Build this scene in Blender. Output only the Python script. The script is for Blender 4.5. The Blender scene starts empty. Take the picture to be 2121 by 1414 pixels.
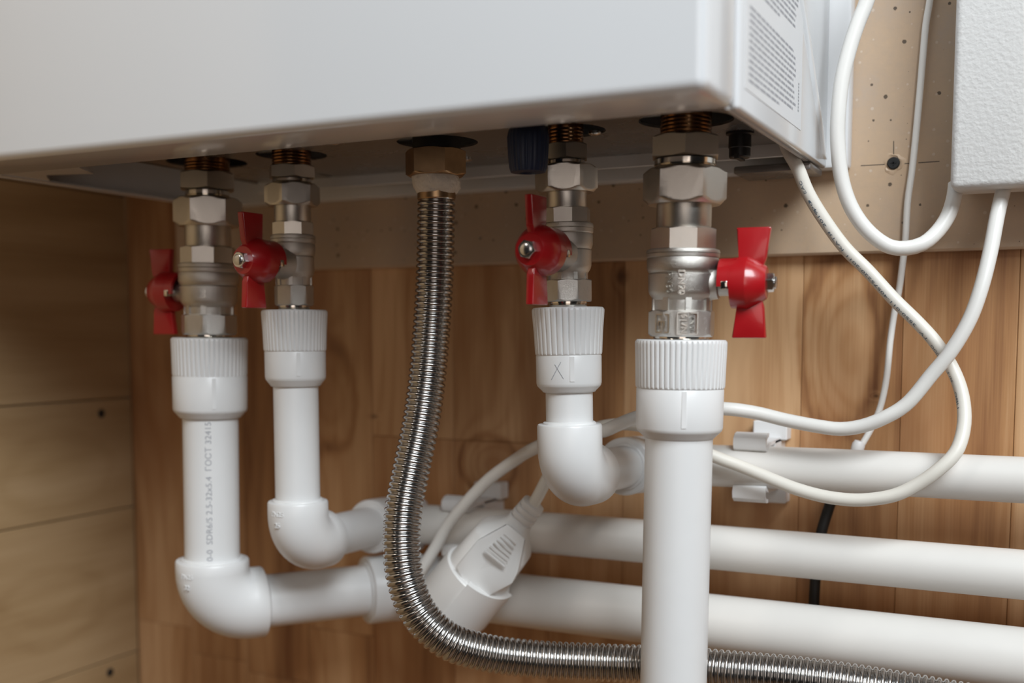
import bpy, bmesh, math, random
from mathutils import Vector, Matrix, noise

random.seed(7)
scene = bpy.context.scene
COL = scene.collection
PI = math.pi

# ------------------------------------------------------------------ camera
FPX, CX, CY = 2276.0, 1060.0, 876.0        # focal length and principal point in pixels of the 2121 x 1414 frame
YAW, PITCH = math.radians(26.57), math.radians(4.85)
CAM = Vector((0.0, -0.655, 1.30))
FWD = Vector((-math.sin(YAW)*math.cos(PITCH), math.cos(YAW)*math.cos(PITCH), -math.sin(PITCH)))
RGT = Vector((math.cos(YAW), math.sin(YAW), 0))
UPV = RGT.cross(FWD)
cd = bpy.data.cameras.new('camera'); cam = bpy.data.objects.new('camera', cd); COL.objects.link(cam)
cam.matrix_world = Matrix(((RGT.x, UPV.x, -FWD.x, CAM.x), (RGT.y, UPV.y, -FWD.y, CAM.y), (RGT.z, UPV.z, -FWD.z, CAM.z), (0, 0, 0, 1)))
cd.sensor_width = 36.0; cd.lens = 36.0*FPX/2121.0
cd.shift_y = (CY-707.0)/2121.0; cd.shift_x = (1060.5-CX)/2121.0
cd.clip_start = 0.01; cd.clip_end = 50
cd.dof.use_dof = True; cd.dof.focus_distance = 0.562; cd.dof.aperture_fstop = 4.6
scene.camera = cam

# ------------------------------------------------------------------ light
world = bpy.data.worlds.new('room_light'); scene.world = world; world.use_nodes = True
wb = world.node_tree.nodes['Background']; wb.inputs[0].default_value = (0.80, 0.80, 0.82, 1); wb.inputs[1].default_value = 0.012
def area(name, loc, target, sx, sy, power, col):
    l = bpy.data.lights.new(name, 'AREA'); l.shape = 'RECTANGLE'; l.size = sx; l.size_y = sy; l.energy = power; l.color = col
    o = bpy.data.objects.new(name, l); COL.objects.link(o); o.location = loc
    o.rotation_euler = (Vector(target)-Vector(loc)).to_track_quat('-Z', 'Y').to_euler()
    return o
area('window_light', (0.85, -1.15, 2.50), (-0.2, 0, 1.25), 0.9, 0.9, 48, (0.90, 0.96, 1.0))
area('bright_room_light', (0.65, -2.05, 1.50), (-0.25, 0, 1.25), 0.9, 1.0, 5.0, (1.0, 0.87, 0.79))
area('lamp_light', (-0.95, -1.75, 2.45), (-0.1, 0, 1.25), 0.25, 0.25, 3.2, (1.0, 0.92, 0.84))
scene.view_settings.view_transform = 'Standard'; scene.view_settings.look = 'None'
scene.view_settings.gamma = 1.0; scene.view_settings.use_curve_mapping = False
scene.view_settings.exposure = -0.06

# ------------------------------------------------------------------ measuring helpers
def ray(u, v): return (FWD*FPX + RGT*(u-CX) - UPV*(v-CY))
def P(u, v, d):                              # the point seen at pixel u, v that stands d metres before the wooden wall
    r = ray(u, v); return CAM + r*((-d-CAM.y)/r.y)
def PX(u, v, x):                             # the same on the plane x = const
    r = ray(u, v); return CAM + r*((x-CAM.x)/r.x)
def MPP(p): return (Vector(p)-CAM).dot(FWD)/FPX      # metres per pixel there

# ------------------------------------------------------------------ materials
class NT:
    def __init__(s, name):
        s.mat = bpy.data.materials.new(name); s.mat.use_nodes = True; s.t = s.mat.node_tree
        s.b = s.t.nodes['Principled BSDF']
    def n(s, typ, **kw):
        nd = s.t.nodes.new(typ)
        for k, v in kw.items():
            if k.startswith('i_'): 
                key = k[2:].replace('_', ' ')
                s.set(nd.inputs[key], v)
            else: setattr(nd, k, v)
        return nd
    def set(s, inp, v):
        if isinstance(v, bpy.types.NodeSocket): s.t.links.new(v, inp)
        else: inp.default_value = v
    def m(s, op, a, b=0.0, c=0.0):
        nd = s.t.nodes.new('ShaderNodeMath'); nd.operation = op
        for i, v in enumerate((a, b, c)): s.set(nd.inputs[i], v)
        return nd.outputs[0]
    def ramp(s, fac, stops):
        nd = s.t.nodes.new('ShaderNodeValToRGB'); s.set(nd.inputs[0], fac)
        e = nd.color_ramp.elements
        e[0].position, e[0].color = stops[0][0], (*stops[0][1], 1)
        e[1].position, e[1].color = stops[-1][0], (*stops[-1][1], 1)
        for p, c in stops[1:-1]:
            k = e.new(p); k.color = (*c, 1)
        return nd.outputs[0]
    def mix(s, fac, a, b, mode='MIX'):
        nd = s.t.nodes.new('ShaderNodeMix'); nd.data_type = 'RGBA'; nd.blend_type = mode
        s.set(nd.inputs[0], fac)
        for i, v in ((6, a), (7, b)):
            s.set(nd.inputs[i], v if isinstance(v, bpy.types.NodeSocket) else (*v, 1))
        return nd.outputs[2]
    def noise(s, vec, scale, detail=3.0, rough=0.5, dist=0.0):
        nd = s.n('ShaderNodeTexNoise'); s.set(nd.inputs['Vector'], vec)
        nd.inputs['Scale'].default_value = scale; nd.inputs['Detail'].default_value = detail
        nd.inputs['Roughness'].default_value = rough; nd.inputs['Distortion'].default_value = dist
        return nd.outputs[0]
    def obj(s): return s.n('ShaderNodeTexCoord').outputs['Object']
    def bump(s, h, strength, dist):
        nd = s.n('ShaderNodeBump'); nd.inputs['Strength'].default_value = strength; nd.inputs['Distance'].default_value = dist
        s.set(nd.inputs['Height'], h); s.t.links.new(nd.outputs[0], s.b.inputs['Normal'])
    def base(s, col, rough=0.5, metal=0.0, spec=None, coat=0.0):
        s.set(s.b.inputs['Base Color'], col if isinstance(col, bpy.types.NodeSocket) else (*col, 1))
        s.set(s.b.inputs['Roughness'], rough); s.b.inputs['Metallic'].default_value = metal
        if spec is not None: s.b.inputs['Specular IOR Level'].default_value = spec
        s.b.inputs['Coat Weight'].default_value = coat; s.b.inputs['Coat Roughness'].default_value = 0.12
        return s.mat
M = {}
def plain(name, col, rough, metal=0.0, coat=0.0, vary=0.06, scale=60.0, bump=0.0, bscale=1500.0, bdist=0.0002):
    t = NT(name); oc = t.obj(); nz = t.noise(oc, scale, 4)
    c = t.mix(nz, tuple(x*(1-vary) for x in col), tuple(min(1, x*(1+vary)) for x in col))
    r = t.m('ADD', t.m('MULTIPLY', nz, 0.12), rough-0.06)
    t.base(c, r, metal, coat=coat)
    if bump: t.bump(t.noise(oc, bscale, 2), bump, bdist)
    M[name] = t.mat
plain('white_enamel', (0.74, 0.765, 0.79), 0.20, coat=0.5, vary=0.012, scale=8)
plain('frame_white', (0.70, 0.71, 0.72), 0.35, vary=0.03)
plain('zinc_plate', (0.22, 0.21, 0.205), 0.28, metal=0.5, vary=0.06, scale=30)
plain('white_plastic', (0.745, 0.75, 0.75), 0.36, vary=0.02, scale=90)
plain('warm_lit_plastic', (0.745, 0.725, 0.69), 0.40, vary=0.03, scale=45)  # wall pipes: white plastic with the warm light on them mixed into its colour
plain('plug_plastic', (0.78, 0.78, 0.77), 0.42, vary=0.02)
plain('clip_plastic', (0.78, 0.78, 0.78), 0.40, vary=0.02)
plain('cable_white', (0.80, 0.785, 0.75), 0.34, vary=0.03, scale=40)
plain('cable_cream', (0.78, 0.75, 0.68), 0.38, vary=0.05, scale=60)
plain('nickel_satin', (0.60, 0.575, 0.535), 0.33, metal=1.0, vary=0.05, scale=200, bump=0.3, bscale=4500, bdist=0.0002)
plain('nickel_cast', (0.60, 0.58, 0.545), 0.36, metal=1.0, vary=0.07, scale=250, bump=0.6, bscale=4200, bdist=0.00025)
plain('nickel_bright', (0.66, 0.63, 0.58), 0.14, metal=1.0, vary=0.05, scale=120)
plain('brass', (0.24, 0.115, 0.05), 0.26, metal=1.0, vary=0.2, scale=150)
plain('old_brass', (0.42, 0.28, 0.16), 0.34, metal=1.0, vary=0.25, scale=160)
plain('stainless', (0.47, 0.46, 0.45), 0.21, metal=1.0, vary=0.04, scale=80)
plain('zinc_bolt', (0.66, 0.67, 0.67), 0.22, metal=1.0)
plain('red_paint', (0.40, 0.008, 0.012), 0.30, coat=0.5, vary=0.06, scale=120, bump=0.12, bscale=900, bdist=0.0003)
plain('navy_plastic', (0.012, 0.026, 0.075), 0.45)
plain('black_plastic', (0.008, 0.008, 0.009), 0.40)
plain('black_rubber', (0.012, 0.012, 0.012), 0.55)
plain('print_grey', (0.33, 0.34, 0.37), 0.6)
plain('print_blue', (0.10, 0.15, 0.20), 0.6)
plain('sticker', (0.70, 0.715, 0.73), 0.5, vary=0.01)
plain('sealant', (0.78, 0.73, 0.65), 0.7, vary=0.18, scale=300, bump=0.8, bscale=500, bdist=0.001)
plain('pencil', (0.06, 0.05, 0.04), 0.7)
plain('floor_wood', (0.20, 0.11, 0.055), 0.5, vary=0.2, scale=4)
plain('device_plastic', (0.72, 0.715, 0.70), 0.5, vary=0.01, bump=0.55, bscale=420, bdist=0.0007)

def wood(name, light, mid, dark, along, knots, fine=1.0, rough=0.42):
    t = NT(name); oc = t.obj()
    sep = t.n('ShaderNodeSeparateXYZ'); t.set(sep.inputs[0], oc)
    X, Y, Z = sep.outputs
    A, G = (X, Z) if along == 'Z' else (Z, Y)         # across, along the grain
    oi = t.n('ShaderNodeObjectInfo'); rnd = oi.outputs['Random']; oc_ = t.n('ShaderNodeSeparateColor'); t.set(oc_.inputs[0], oi.outputs['Color'])
    shift = t.m('MULTIPLY', rnd, 3.7)
    def vec(sa, sg):
        cb = t.n('ShaderNodeCombineXYZ')
        t.set(cb.inputs[0], t.m('MULTIPLY', A, sa)); t.set(cb.inputs[1], t.m('MULTIPLY', G, sg)); t.set(cb.inputs[2], shift)
        return cb.outputs[0]
    warp = t.noise(vec(9, 3.2), 1.0, 2.0)
    g = t.m('ADD', A, t.m('MULTIPLY', warp, 0.10))
    core = None; rim = None
    wob = t.m('MULTIPLY', t.m('SUBTRACT', t.noise(vec(45, 20), 1.0, 3), 0.5), 1.5)
    for (ka, kg, sa, sg, amp) in knots:
        da = t.m('DIVIDE', t.m('SUBTRACT', A, ka), sa); dg = t.m('DIVIDE', t.m('SUBTRACT', G, kg), sg)
        q = t.m('ADD', t.m('MULTIPLY', da, da), t.m('MULTIPLY', dg, dg))
        e = t.m('POWER', 2.718, t.m('MULTIPLY', q, -1.0))
        g = t.m('ADD', g, t.m('MULTIPLY', e, amp))
        k = t.m('POWER', 2.718, t.m('MULTIPLY', q, -4.0))
        if sa > 0.01:
            d1 = t.m('DIVIDE', t.m('SUBTRACT', t.m('ADD', q, wob), 1.0), 0.30 if amp < .055 else 0.7); e1_ = t.m('POWER', 2.718, t.m('MULTIPLY', t.m('MULTIPLY', d1, d1), -1.0))
            rim = e1_ if rim is None else t.m('MAXIMUM', rim, e1_)
        else: core = k if core is None else t.m('MAXIMUM', core, k)
    rings = t.m('SINE', t.m('ADD', t.m('MULTIPLY', g, 420.0*fine), t.m('MULTIPLY', t.noise(vec(40, 4), 1.0, 3), 5.0)))
    rings = t.m('POWER', t.m('ADD', t.m('MULTIPLY', rings, 0.5), 0.5), 2.2)
    broad = t.noise(vec(24, 2.0), 1.0, 4.0, 0.55, 0.6)
    fib = t.noise(vec(900, 14), 1.0, 3.0, 0.6)
    f = t.m('ADD', t.m('MULTIPLY', rings, 0.13), t.m('MULTIPLY', t.m('SUBTRACT', broad, 0.37), 2.1))
    f = t.m('ADD', f, t.m('MULTIPLY', t.m('SUBTRACT', fib, 0.5), 0.5))
    f = t.m('ADD', f, t.m('SUBTRACT', oc_.outputs[0], 0.5))
    if rim is not None: f = t.m('ADD', f, t.m('MULTIPLY', rim, 0.42*fine))
    c = t.ramp(f, [(0.0, light), (0.45, mid), (1.0, dark)])
    hue = t.noise(vec(14, 5), 1.0, 3.0, 0.5, 1.0)
    c = t.mix(t.m('MULTIPLY', t.m('MAXIMUM', t.m('SUBTRACT', hue, 0.48), 0.0), 2.6*fine*fine), c, (dark[0]*1.9, dark[1]*2.2, dark[2]*2.2))
    if core is not None: c = t.mix(t.m('MULTIPLY', core, 0.8), c, tuple(x*0.35 for x in dark))
    t.base(c, t.m('ADD', t.m('MULTIPLY', fib, 0.2), rough-0.1))
    t.bump(fib, 0.15, 0.0006)
    M[name] = t.mat
kA = P(668, 812, 0); kB = P(1010, 960, 0); kC = P(775, 862, 0); kD = P(1738, 715, 0); kE = P(1815, 820, 0); kH = P(1287, 572, 0)
wood('pine', (0.66, 0.41, 0.22), (0.46, 0.24, 0.105), (0.17, 0.06, 0.022), 'Z',
     [(kA.x, kA.z, 0.027, 0.043, 0.05), (kB.x, kB.z, 0.020, 0.019, 0.05), (kD.x, kD.z, 0.021, 0.047, 0.05), (kE.x, kE.z, 0.0036, 0.0022, 0.03), (kC.x, kC.z, 0.0055, 0.0022, 0.02), (kH.x, kH.z, 0.0072, 0.0082, 0.02)])
kF = PX(120, 980, -0.671); kG = PX(110, 1260, -0.671)
wood('birch_plywood', (0.46, 0.32, 0.18), (0.39, 0.26, 0.135), (0.29, 0.175, 0.08), 'Y',
     [(kF.z, kF.y, 0.03, 0.05, 0.05), (kG.z, kG.y, 0.03, 0.05, 0.05)], fine=0.35)

t = NT('fibre_board'); oc = t.obj()
big = t.noise(oc, 14, 4, 0.6); small = t.noise(oc, 260, 3, 0.6)
c = t.ramp(t.m('ADD', t.m('MULTIPLY', big, 0.75), t.m('MULTIPLY', small, 0.3)), [(0.3, (0.60, 0.43, 0.28)), (0.55, (0.53, 0.395, 0.28)), (0.8, (0.47, 0.385, 0.32))])
sx = t.n('ShaderNodeSeparateXYZ'); t.set(sx.inputs[0], oc); cx_ = t.n('ShaderNodeCombineXYZ'); t.set(cx_.inputs[0], sx.outputs[0]); t.set(cx_.inputs[1], sx.outputs[2])
wv = t.n('ShaderNodeVectorMath', operation='ADD'); t.set(wv.inputs[0], cx_.outputs[0]); t.set(wv.inputs[1], t.noise(oc, 900, 2)); wv = cx_
vo = t.n('ShaderNodeTexVoronoi', voronoi_dimensions='2D'); t.set(vo.inputs['Vector'], wv.outputs[0]); vo.inputs['Scale'].default_value = 105
vs = t.n('ShaderNodeSeparateColor'); t.set(vs.inputs[0], vo.outputs['Color'])
speck = t.m('MULTIPLY', t.m('LESS_THAN', vo.outputs['Distance'], t.m('MULTIPLY', t.m('POWER', vs.outputs[1], 1.6), t.m('ADD', 0.06, t.m('MULTIPLY', t.noise(oc, 1400, 2), 0.13)))), t.m('GREATER_THAN', vs.outputs[0], 0.52))
c = t.mix(t.m('MULTIPLY', speck, 0.85), c, (0.045, 0.03, 0.02))
vo2 = t.n('ShaderNodeTexVoronoi', voronoi_dimensions='2D'); t.set(vo2.inputs['Vector'], wv.outputs[0]); vo2.inputs['Scale'].default_value = 150
v2 = t.n('ShaderNodeSeparateColor'); t.set(v2.inputs[0], vo2.outputs['Color'])
lite = t.m('MULTIPLY', t.m('LESS_THAN', vo2.outputs['Distance'], t.m('MULTIPLY', v2.outputs[1], 0.14)), t.m('GREATER_THAN', v2.outputs[0], 0.70))
c = t.mix(t.m('MULTIPLY', lite, 0.45), c, (0.72, 0.64, 0.55))
t.base(c, 0.45); t.bump(small, 0.12, 0.0008); M['fibre_board'] = t.mat

# ------------------------------------------------------------------ mesh helpers
class MB:
    def __init__(s): s.v = []; s.f = []
    def add(s, vs, fs):
        o = len(s.v); s.v += [Vector(x) for x in vs]; s.f += [tuple(i+o for i in f) for f in fs]; return s
    def grid(s, rings, cap=True):              # closed rings of equal length
        n = len(rings[0]); vs = [p for r in rings for p in r]; fs = []
        for i in range(len(rings)-1):
            for j in range(n):
                k = (j+1) % n
                fs.append((i*n+j, i*n+k, (i+1)*n+k, (i+1)*n+j))
        if cap:
            fs.append(tuple(reversed(range(n)))); fs.append(tuple(range((len(rings)-1)*n, len(rings)*n)))
        return s.add(vs, fs)
    def box(s, lo, hi):
        (a, b, c), (d, e, f) = lo, hi
        return s.add([(a,b,c),(d,b,c),(d,e,c),(a,e,c),(a,b,f),(d,b,f),(d,e,f),(a,e,f)],
                     [(0,3,2,1),(4,5,6,7),(0,1,5,4),(1,2,6,5),(2,3,7,6),(3,0,4,7)])
    def obox(s, c, ex, ey, ez):                # box from a centre and three half vectors
        vs = [c+ex*i+ey*j+ez*k for k in (-1, 1) for (i, j) in ((-1,-1),(1,-1),(1,1),(-1,1))]
        return s.add(vs, [(0,3,2,1),(4,5,6,7),(0,1,5,4),(1,2,6,5),(2,3,7,6),(3,0,4,7)])
    def bevel(s, w, seg=2):
        bm = bmesh.new(); vv = [bm.verts.new(p) for p in s.v]
        for f in s.f: bm.faces.new([vv[i] for i in f])
        bmesh.ops.bevel(bm, geom=list(bm.edges), offset=w, segments=seg, profile=0.5, affect='EDGES')
        bm.verts.ensure_lookup_table(); bm.verts.index_update()
        s.v = [v.co.copy() for v in bm.verts]; s.f = [tuple(v.index for v in f.verts) for f in bm.faces]; bm.free(); return s
    def build(s, name, mat, root=None, sharp=32):
        off = world_of(root) if root else Vector((0, 0, 0))
        me = bpy.data.meshes.new(name); me.from_pydata([tuple(p-off) for p in s.v], [], s.f)
        bm = bmesh.new(); bm.from_mesh(me); bmesh.ops.recalc_face_normals(bm, faces=bm.faces); bm.to_mesh(me); bm.free()
        me.shade_smooth(); me.set_sharp_from_angle(angle=math.radians(sharp))
        me.materials.append(M[mat])
        o = bpy.data.objects.new(name, me); COL.objects.link(o)
        if root: o.parent = root
        return o
def world_of(o):
    p = Vector((0, 0, 0))
    while o is not None: p += Vector(o.location); o = o.parent
    return p
def tag(o, label, cat, group=None, kind=None):
    o['label'] = label
    if cat: o['category'] = cat
    if group: o['group'] = group
    if kind: o['kind'] = kind
    return o
def thing(name, loc, label, cat, group=None):
    o = bpy.data.objects.new(name, None); COL.objects.link(o); o.location = loc; o.empty_display_size = 0.02
    return tag(o, label, cat, group)
def frame(d, ref=None):
    d = d.normalized(); ref = ref or (Vector((1, 0, 0)) if abs(d.x) < 0.9 else Vector((0, 1, 0)))
    e1 = (ref - d*ref.dot(d)).normalized(); return e1, d.cross(e1), d
def lathe(mb, o, d, prof, n=40, ref=None, mod=None, cap=True):
    """prof: (distance along d, radius); mod(angle, index) scales the radius"""
    e1, e2, d = frame(Vector(d), ref); o = Vector(o); rings = []
    for i, (s, r) in enumerate(prof):
        ring = []
        for j in range(n):
            a = 2*PI*j/n; rr = r*(mod(a, i) if mod else 1.0)
            ring.append(o+d*s+e1*(rr*math.cos(a))+e2*(rr*math.sin(a)))
        rings.append(ring)
    return mb.grid(rings, cap)
def polyprism(mb, o, d, ref, L, width, sides, rot=0.0, ch0=0.12, ch1=0.12):
    """turned and chamfered nut: the intersection of an n-gon prism with two cones; width = silhouette across"""
    step = 2*PI/sides; per = 10; n = sides*per
    def pr(a):
        x = (a-rot) % step; return 1/math.cos(x-step/2 if True else 0)
    # widest apparent half width seen along ref
    am = max(pr(a)*abs(math.sin(a)) for a in [rot+step*k for k in range(sides)]+[2*PI*k/720 for k in range(720)])
    ap = width/2/am
    e1, e2, d = frame(Vector(d), ref); o = Vector(o); rings = []
    cr = ap*(1/math.cos(step/2)-0.985)
    hs = [0, .25, .5, .75, 1]
    zs = [(ch0*ap*2*h*0.5, ap*0.985+cr*h) for h in hs]+[(L-ch1*ap*2*h*0.5, ap*0.985+cr*h) for h in reversed(hs)]
    for (z, lim) in zs:
        ring = []
        for j in range(n):
            a = rot+2*PI*j/n; rr = min(ap*pr(a), lim)
            ring.append(o+d*z+e1*(rr*math.cos(a))+e2*(rr*math.sin(a)))
        rings.append(ring)
    return mb.grid(rings)
def sweep(mb, path, radius, n=20, cap=True):
    path = [Vector(p) for p in path]; rings = []
    T = [(path[min(i+1, len(path)-1)]-path[max(i-1, 0)]).normalized() for i in range(len(path))]
    e1, e2, _ = frame(T[0])
    for i, p in enumerate(path):
        e1 = (e1-T[i]*e1.dot(T[i])).normalized(); e2 = T[i].cross(e1)
        r = radius[i] if isinstance(radius, list) else radius
        rings.append([p+e1*(r*math.cos(2*PI*j/n))+e2*(r*math.sin(2*PI*j/n)) for j in range(n)])
    return mb.grid(rings, cap)
def spline(pts, step=0.003):
    pts = [Vector(p) for p in pts]; q = [2*pts[0]-pts[1]]+pts+[2*pts[-1]-pts[-2]]; out = []
    for i in range(1, len(q)-2):
        a, b, c, d = q[i-1:i+3]
        t0 = 0; t1 = (b-a).length**.5; t2 = t1+(c-b).length**.5; t3 = t2+(d-c).length**.5
        k = max(2, int((c-b).length/step))
        for j in range(k):
            t = t1+(t2-t1)*j/k
            A1 = a*((t1-t)/(t1-t0))+b*((t-t0)/(t1-t0)); A2 = b*((t2-t)/(t2-t1))+c*((t-t1)/(t2-t1)); A3 = c*((t3-t)/(t3-t2))+d*((t-t2)/(t3-t2))
            B1 = A1*((t2-t)/(t2-t0))+A2*((t-t0)/(t2-t0)); B2 = A2*((t3-t)/(t3-t1))+A3*((t-t1)/(t3-t1))
            out.append(B1*((t2-t)/(t2-t1))+B2*((t-t1)/(t2-t1)))
    out.append(pts[-1]); return out
def resample(path, step):
    out = [path[0].copy()]; acc = 0.0
    for a, b in zip(path, path[1:]):
        L = (b-a).length; s = step-acc
        while s <= L: out.append(a.lerp(b, s/L)); s += step
        acc = (acc+L) % step
    return out
def bend(p0, p1, p2, R, n=14):                  # p0 -> p1 -> p2 with the corner rounded
    d0 = (p1-p0).normalized(); d1 = (p2-p1).normalized(); th = d0.angle(d1); tl = R*math.tan(th/2)
    nrm = (d1-d0*d1.dot(d0)).normalized(); a = p1-d0*tl
    return [p0]+[a+d0*(R*math.sin(th*i/n))+nrm*(R*(1-math.cos(th*i/n))) for i in range(n+1)]+[p2]
_fc = {}
def glyphs(txt, extr=0.0):
    if (txt, extr) in _fc: return _fc[(txt, extr)]
    c = bpy.data.curves.new('t', 'FONT'); c.body = txt; c.size = 1.0; c.resolution_u = 3; c.extrude = extr
    o = bpy.data.objects.new('t', c); me = o.to_mesh()
    vs = [v.co.copy() for v in me.vertices]; fs = [tuple(p.vertices) for p in me.polygons]
    o.to_mesh_clear(); bpy.data.objects.remove(o); bpy.data.curves.remove(c)
    x0 = min(v.x for v in vs); x1 = max(v.x for v in vs)
    _fc[(txt, extr)] = ([Vector((v.x-x0, v.y, v.z)) for v in vs], fs, x1-x0); return _fc[(txt, extr)]

# ================================================================== the setting
WL = -0.671
zlo, zhi = 0.0, 2.45
wall = thing('wall_back', (0, 0, 0), 'wall of edge-glued vertical pine staves behind the pipes', None); wall['kind'] = 'structure'
core = MB().box((WL-0.02, 0.0185, zlo), (1.6, 0.06, zhi)).build('wall_core', 'pine', wall).color = (.5, .5, .5, 1)
seams = [WL, -0.612, -0.557, -0.498, -0.439, -0.372, -0.300, -0.248, -0.192, -0.137, -0.081, -0.022, 0.035, 0.09, 0.15, 0.21, 0.27]
zj = P(900, 908, 0).z
rj = random.Random(3)
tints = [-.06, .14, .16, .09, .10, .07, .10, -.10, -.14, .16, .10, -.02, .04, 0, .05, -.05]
for i, (a, b) in enumerate(zip(seams, seams[1:])):
    cuts = [0.55, zj-0.31+rj.uniform(-.06, .06), (zj if i in (4, 5, 6) else zj+rj.uniform(-.2, -.13)), zj+rj.uniform(.25, .42), 2.0]
    for z0, z1 in zip(cuts, cuts[1:]):
        e = 0.00035
        mb = MB().box((a+e*0.3, 0.0, z0+e*0.3), (b-e*0.3, 0.018, z1-e*0.3)).bevel(e, 1)
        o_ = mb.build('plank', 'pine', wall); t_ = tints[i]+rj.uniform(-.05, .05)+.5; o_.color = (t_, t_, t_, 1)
MB().box((WL, 0.0, zlo), (0.27, 0.018, 0.5499)).build('lower_panel', 'pine', wall).color = (.5, .5, .5, 1)
MB().box((0.2702, 0.0, zlo), (1.6, 0.018, zhi)).build('side_panel', 'pine', wall).color = (.5, .5, .5, 1)
MB().box((WL, 0.0, 2.0002), (0.27, 0.018, zhi)).build('upper_panel', 'pine', wall).color = (.5, .5, .5, 1)

wl = thing('wall_left', (0, 0, 0), 'plywood side wall of the cupboard left of the pipes', None); wl['kind'] = 'structure'
za = PX(60, 838, WL).z; zb_ = PX(135, 1075, WL).z
for z0, z1 in ((zlo, zb_-0.12), (zb_-0.12, zb_), (zb_, za), (za, za+0.16), (za+0.16, zhi)):
    MB().box((WL-0.018, -0.72, z0+0.0004), (WL, -0.0005, z1-0.0004)).bevel(0.0006, 1).build('board', 'birch_plywood', wl).color = (.5, .5, .5, 1)
for (u, v) in ((210, 856), (228, 1392)):
    q = PX(u, v, WL); m = MB(); lathe(m, q+Vector((-0.002, 0, 0)), (1, 0, 0), [(0, .0035), (.0021, .0035), (.0026, .0028), (.0026, .0001)], 16)
    m.build('screw_head', 'black_rubber', wl)
fl = MB().box((WL-0.02, -2.6, -0.02), (1.6, 0.05, 0.0)).build('floor', 'floor_wood'); tag(fl, 'plain brown floor below the pipes', None, kind='structure')

# fibre board behind the boiler
BT = 0.008
zbd = P(1100, 545, BT).z; xbl = P(362, 480, BT).x
board = thing('backing_board', (xbl, 0, zbd), 'speckled tan fibre board fixed flat on the pine wall behind the boiler', 'board')
MB().box((xbl, -BT, zbd), (0.30, -0.0003, 2.0)).bevel(0.0012, 1).build('sheet', 'fibre_board', board)
q = P(1851, 338, BT)
m = MB(); lathe(m, q+Vector((0, 0.002, 0)), (0, -1, 0), [(0, .0056), (.0021, .0056), (.0025, .0044), (.0021, .0036), (.0010, .0034), (.0010, .0001)], 24, mod=lambda a, i: 1+0.14*math.sin(3*a+i)+.08*math.sin(7*a)); m.build('drill_rim', 'fibre_board', board)
m = MB(); lathe(m, q+Vector((0, 0.001, 0)), (0, -1, 0), [(0, .0034), (.0018, .0034), (.0023, .0028), (.0023, .0001)], 20)
sc = m.build('screw_head', 'black_rubber', board)
m = MB(); m.obox(q+Vector((0, -.0013, 0)), Vector((.0016, 0, 0)), Vector((0, .0002, 0)), Vector((0, 0, .0004))); m.obox(q+Vector((0, -.0013, 0)), Vector((.0004, 0, 0)), Vector((0, .0002, 0)), Vector((0, 0, .0016)))
m.build('cross_slot', 'black_plastic', sc)
for (a, b) in (((1783, 343), (1838, 340)), ((1866, 339), (1888, 338)), ((1902, 337), (1946, 334)), ((1851, 292), (1851, 322))):
    A = P(*a, BT); B = P(*b, BT); d = (B-A)*0.5; nrm = Vector((0, -1, 0)); s = d.normalized().cross(nrm)
    m = MB().obox((A+B)*0.5, d, nrm*0.00008, s*0.00022); m.build('pencil_mark', 'pencil', board)

# ================================================================== the boiler
XR, XL = -0.1205, -0.566
DF, DJ = 0.250, 0.207                    # front face, joint of door and sides
ZB = P(1462, 184, DF).z
ROW = 0.143                              # all pipe connections stand this far before the wall
ZP = P(1421, 249, ROW).z                 # recessed bottom plate
ZT = ZB+0.62
boiler = thing('wall_boiler', (0.5*(XL+XR), -0.13, ZB), 'white enamelled wall-hung boiler, its underside full of pipe connections', 'boiler')
MB().box((XL+.0016, -DF, ZB), (XR-.0016, -DJ-0.0004, ZT)).bevel(0.0045, 4).build('front_cover', 'white_enamel', boiler)
for nm, x0, x1 in (('side_panel', XR-0.0045, XR-0.0006), ('side_panel', XL+0.0006, XL+0.0045)):
    MB().box((x0, -DJ+0.0003, ZB+0.0002), (x1, -0.0215, ZT)).bevel(.0018, 3).build(nm, 'white_enamel', boiler)
# folded lower flanges of the sides
MB().box((XR-0.0065, -DJ+0.0003, ZB+0.0005), (XR-0.0047, -0.0215, ZB+0.0017)).build('side_flange', 'white_enamel', boiler)
MB().box((XL+0.0047, -DJ+0.0003, ZB+0.0005), (XL+0.010, -0.0215, ZB+0.0017)).build('side_flange', 'white_enamel', boiler)
MB().box((XL+0.002, -DJ+0.001, ZT-0.002), (XR-0.002, -0.02, ZT)).build('top_panel', 'white_enamel', boiler)
zmf = P(1752, 349, 0.015).z
MB().box((XL-0.004, -0.0205, zmf+0.0), (P(1760, 200, 0.0205).x, -BT-0.0004, ZT)).bevel(0.002, 2).build('mounting_frame', 'frame_white', boiler)
MB().box((XR-0.045, -0.052, ZB-0.004), (XR-0.003, -0.021, ZB+0.0003)).bevel(0.0012, 2).build('corner_bracket', 'zinc_plate', boiler)
# connections: pixel axis (top u, v) -> (bottom u, v)
AX = {'A': ((429, 340), (440, 1160)), 'B': ((604, 330), (617, 1035)), 'G': ((906, 300), (906, 400)), 'D': ((1172, 300), (1180, 900)), 'E': ((1421, 250), (1395, 1400))}
def axis(k, v):
    (u0, v0), (u1, v1) = AX[k]; return P(u0+(u1-u0)*(v-v0)/(v1-v0), v, ROW)
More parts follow.
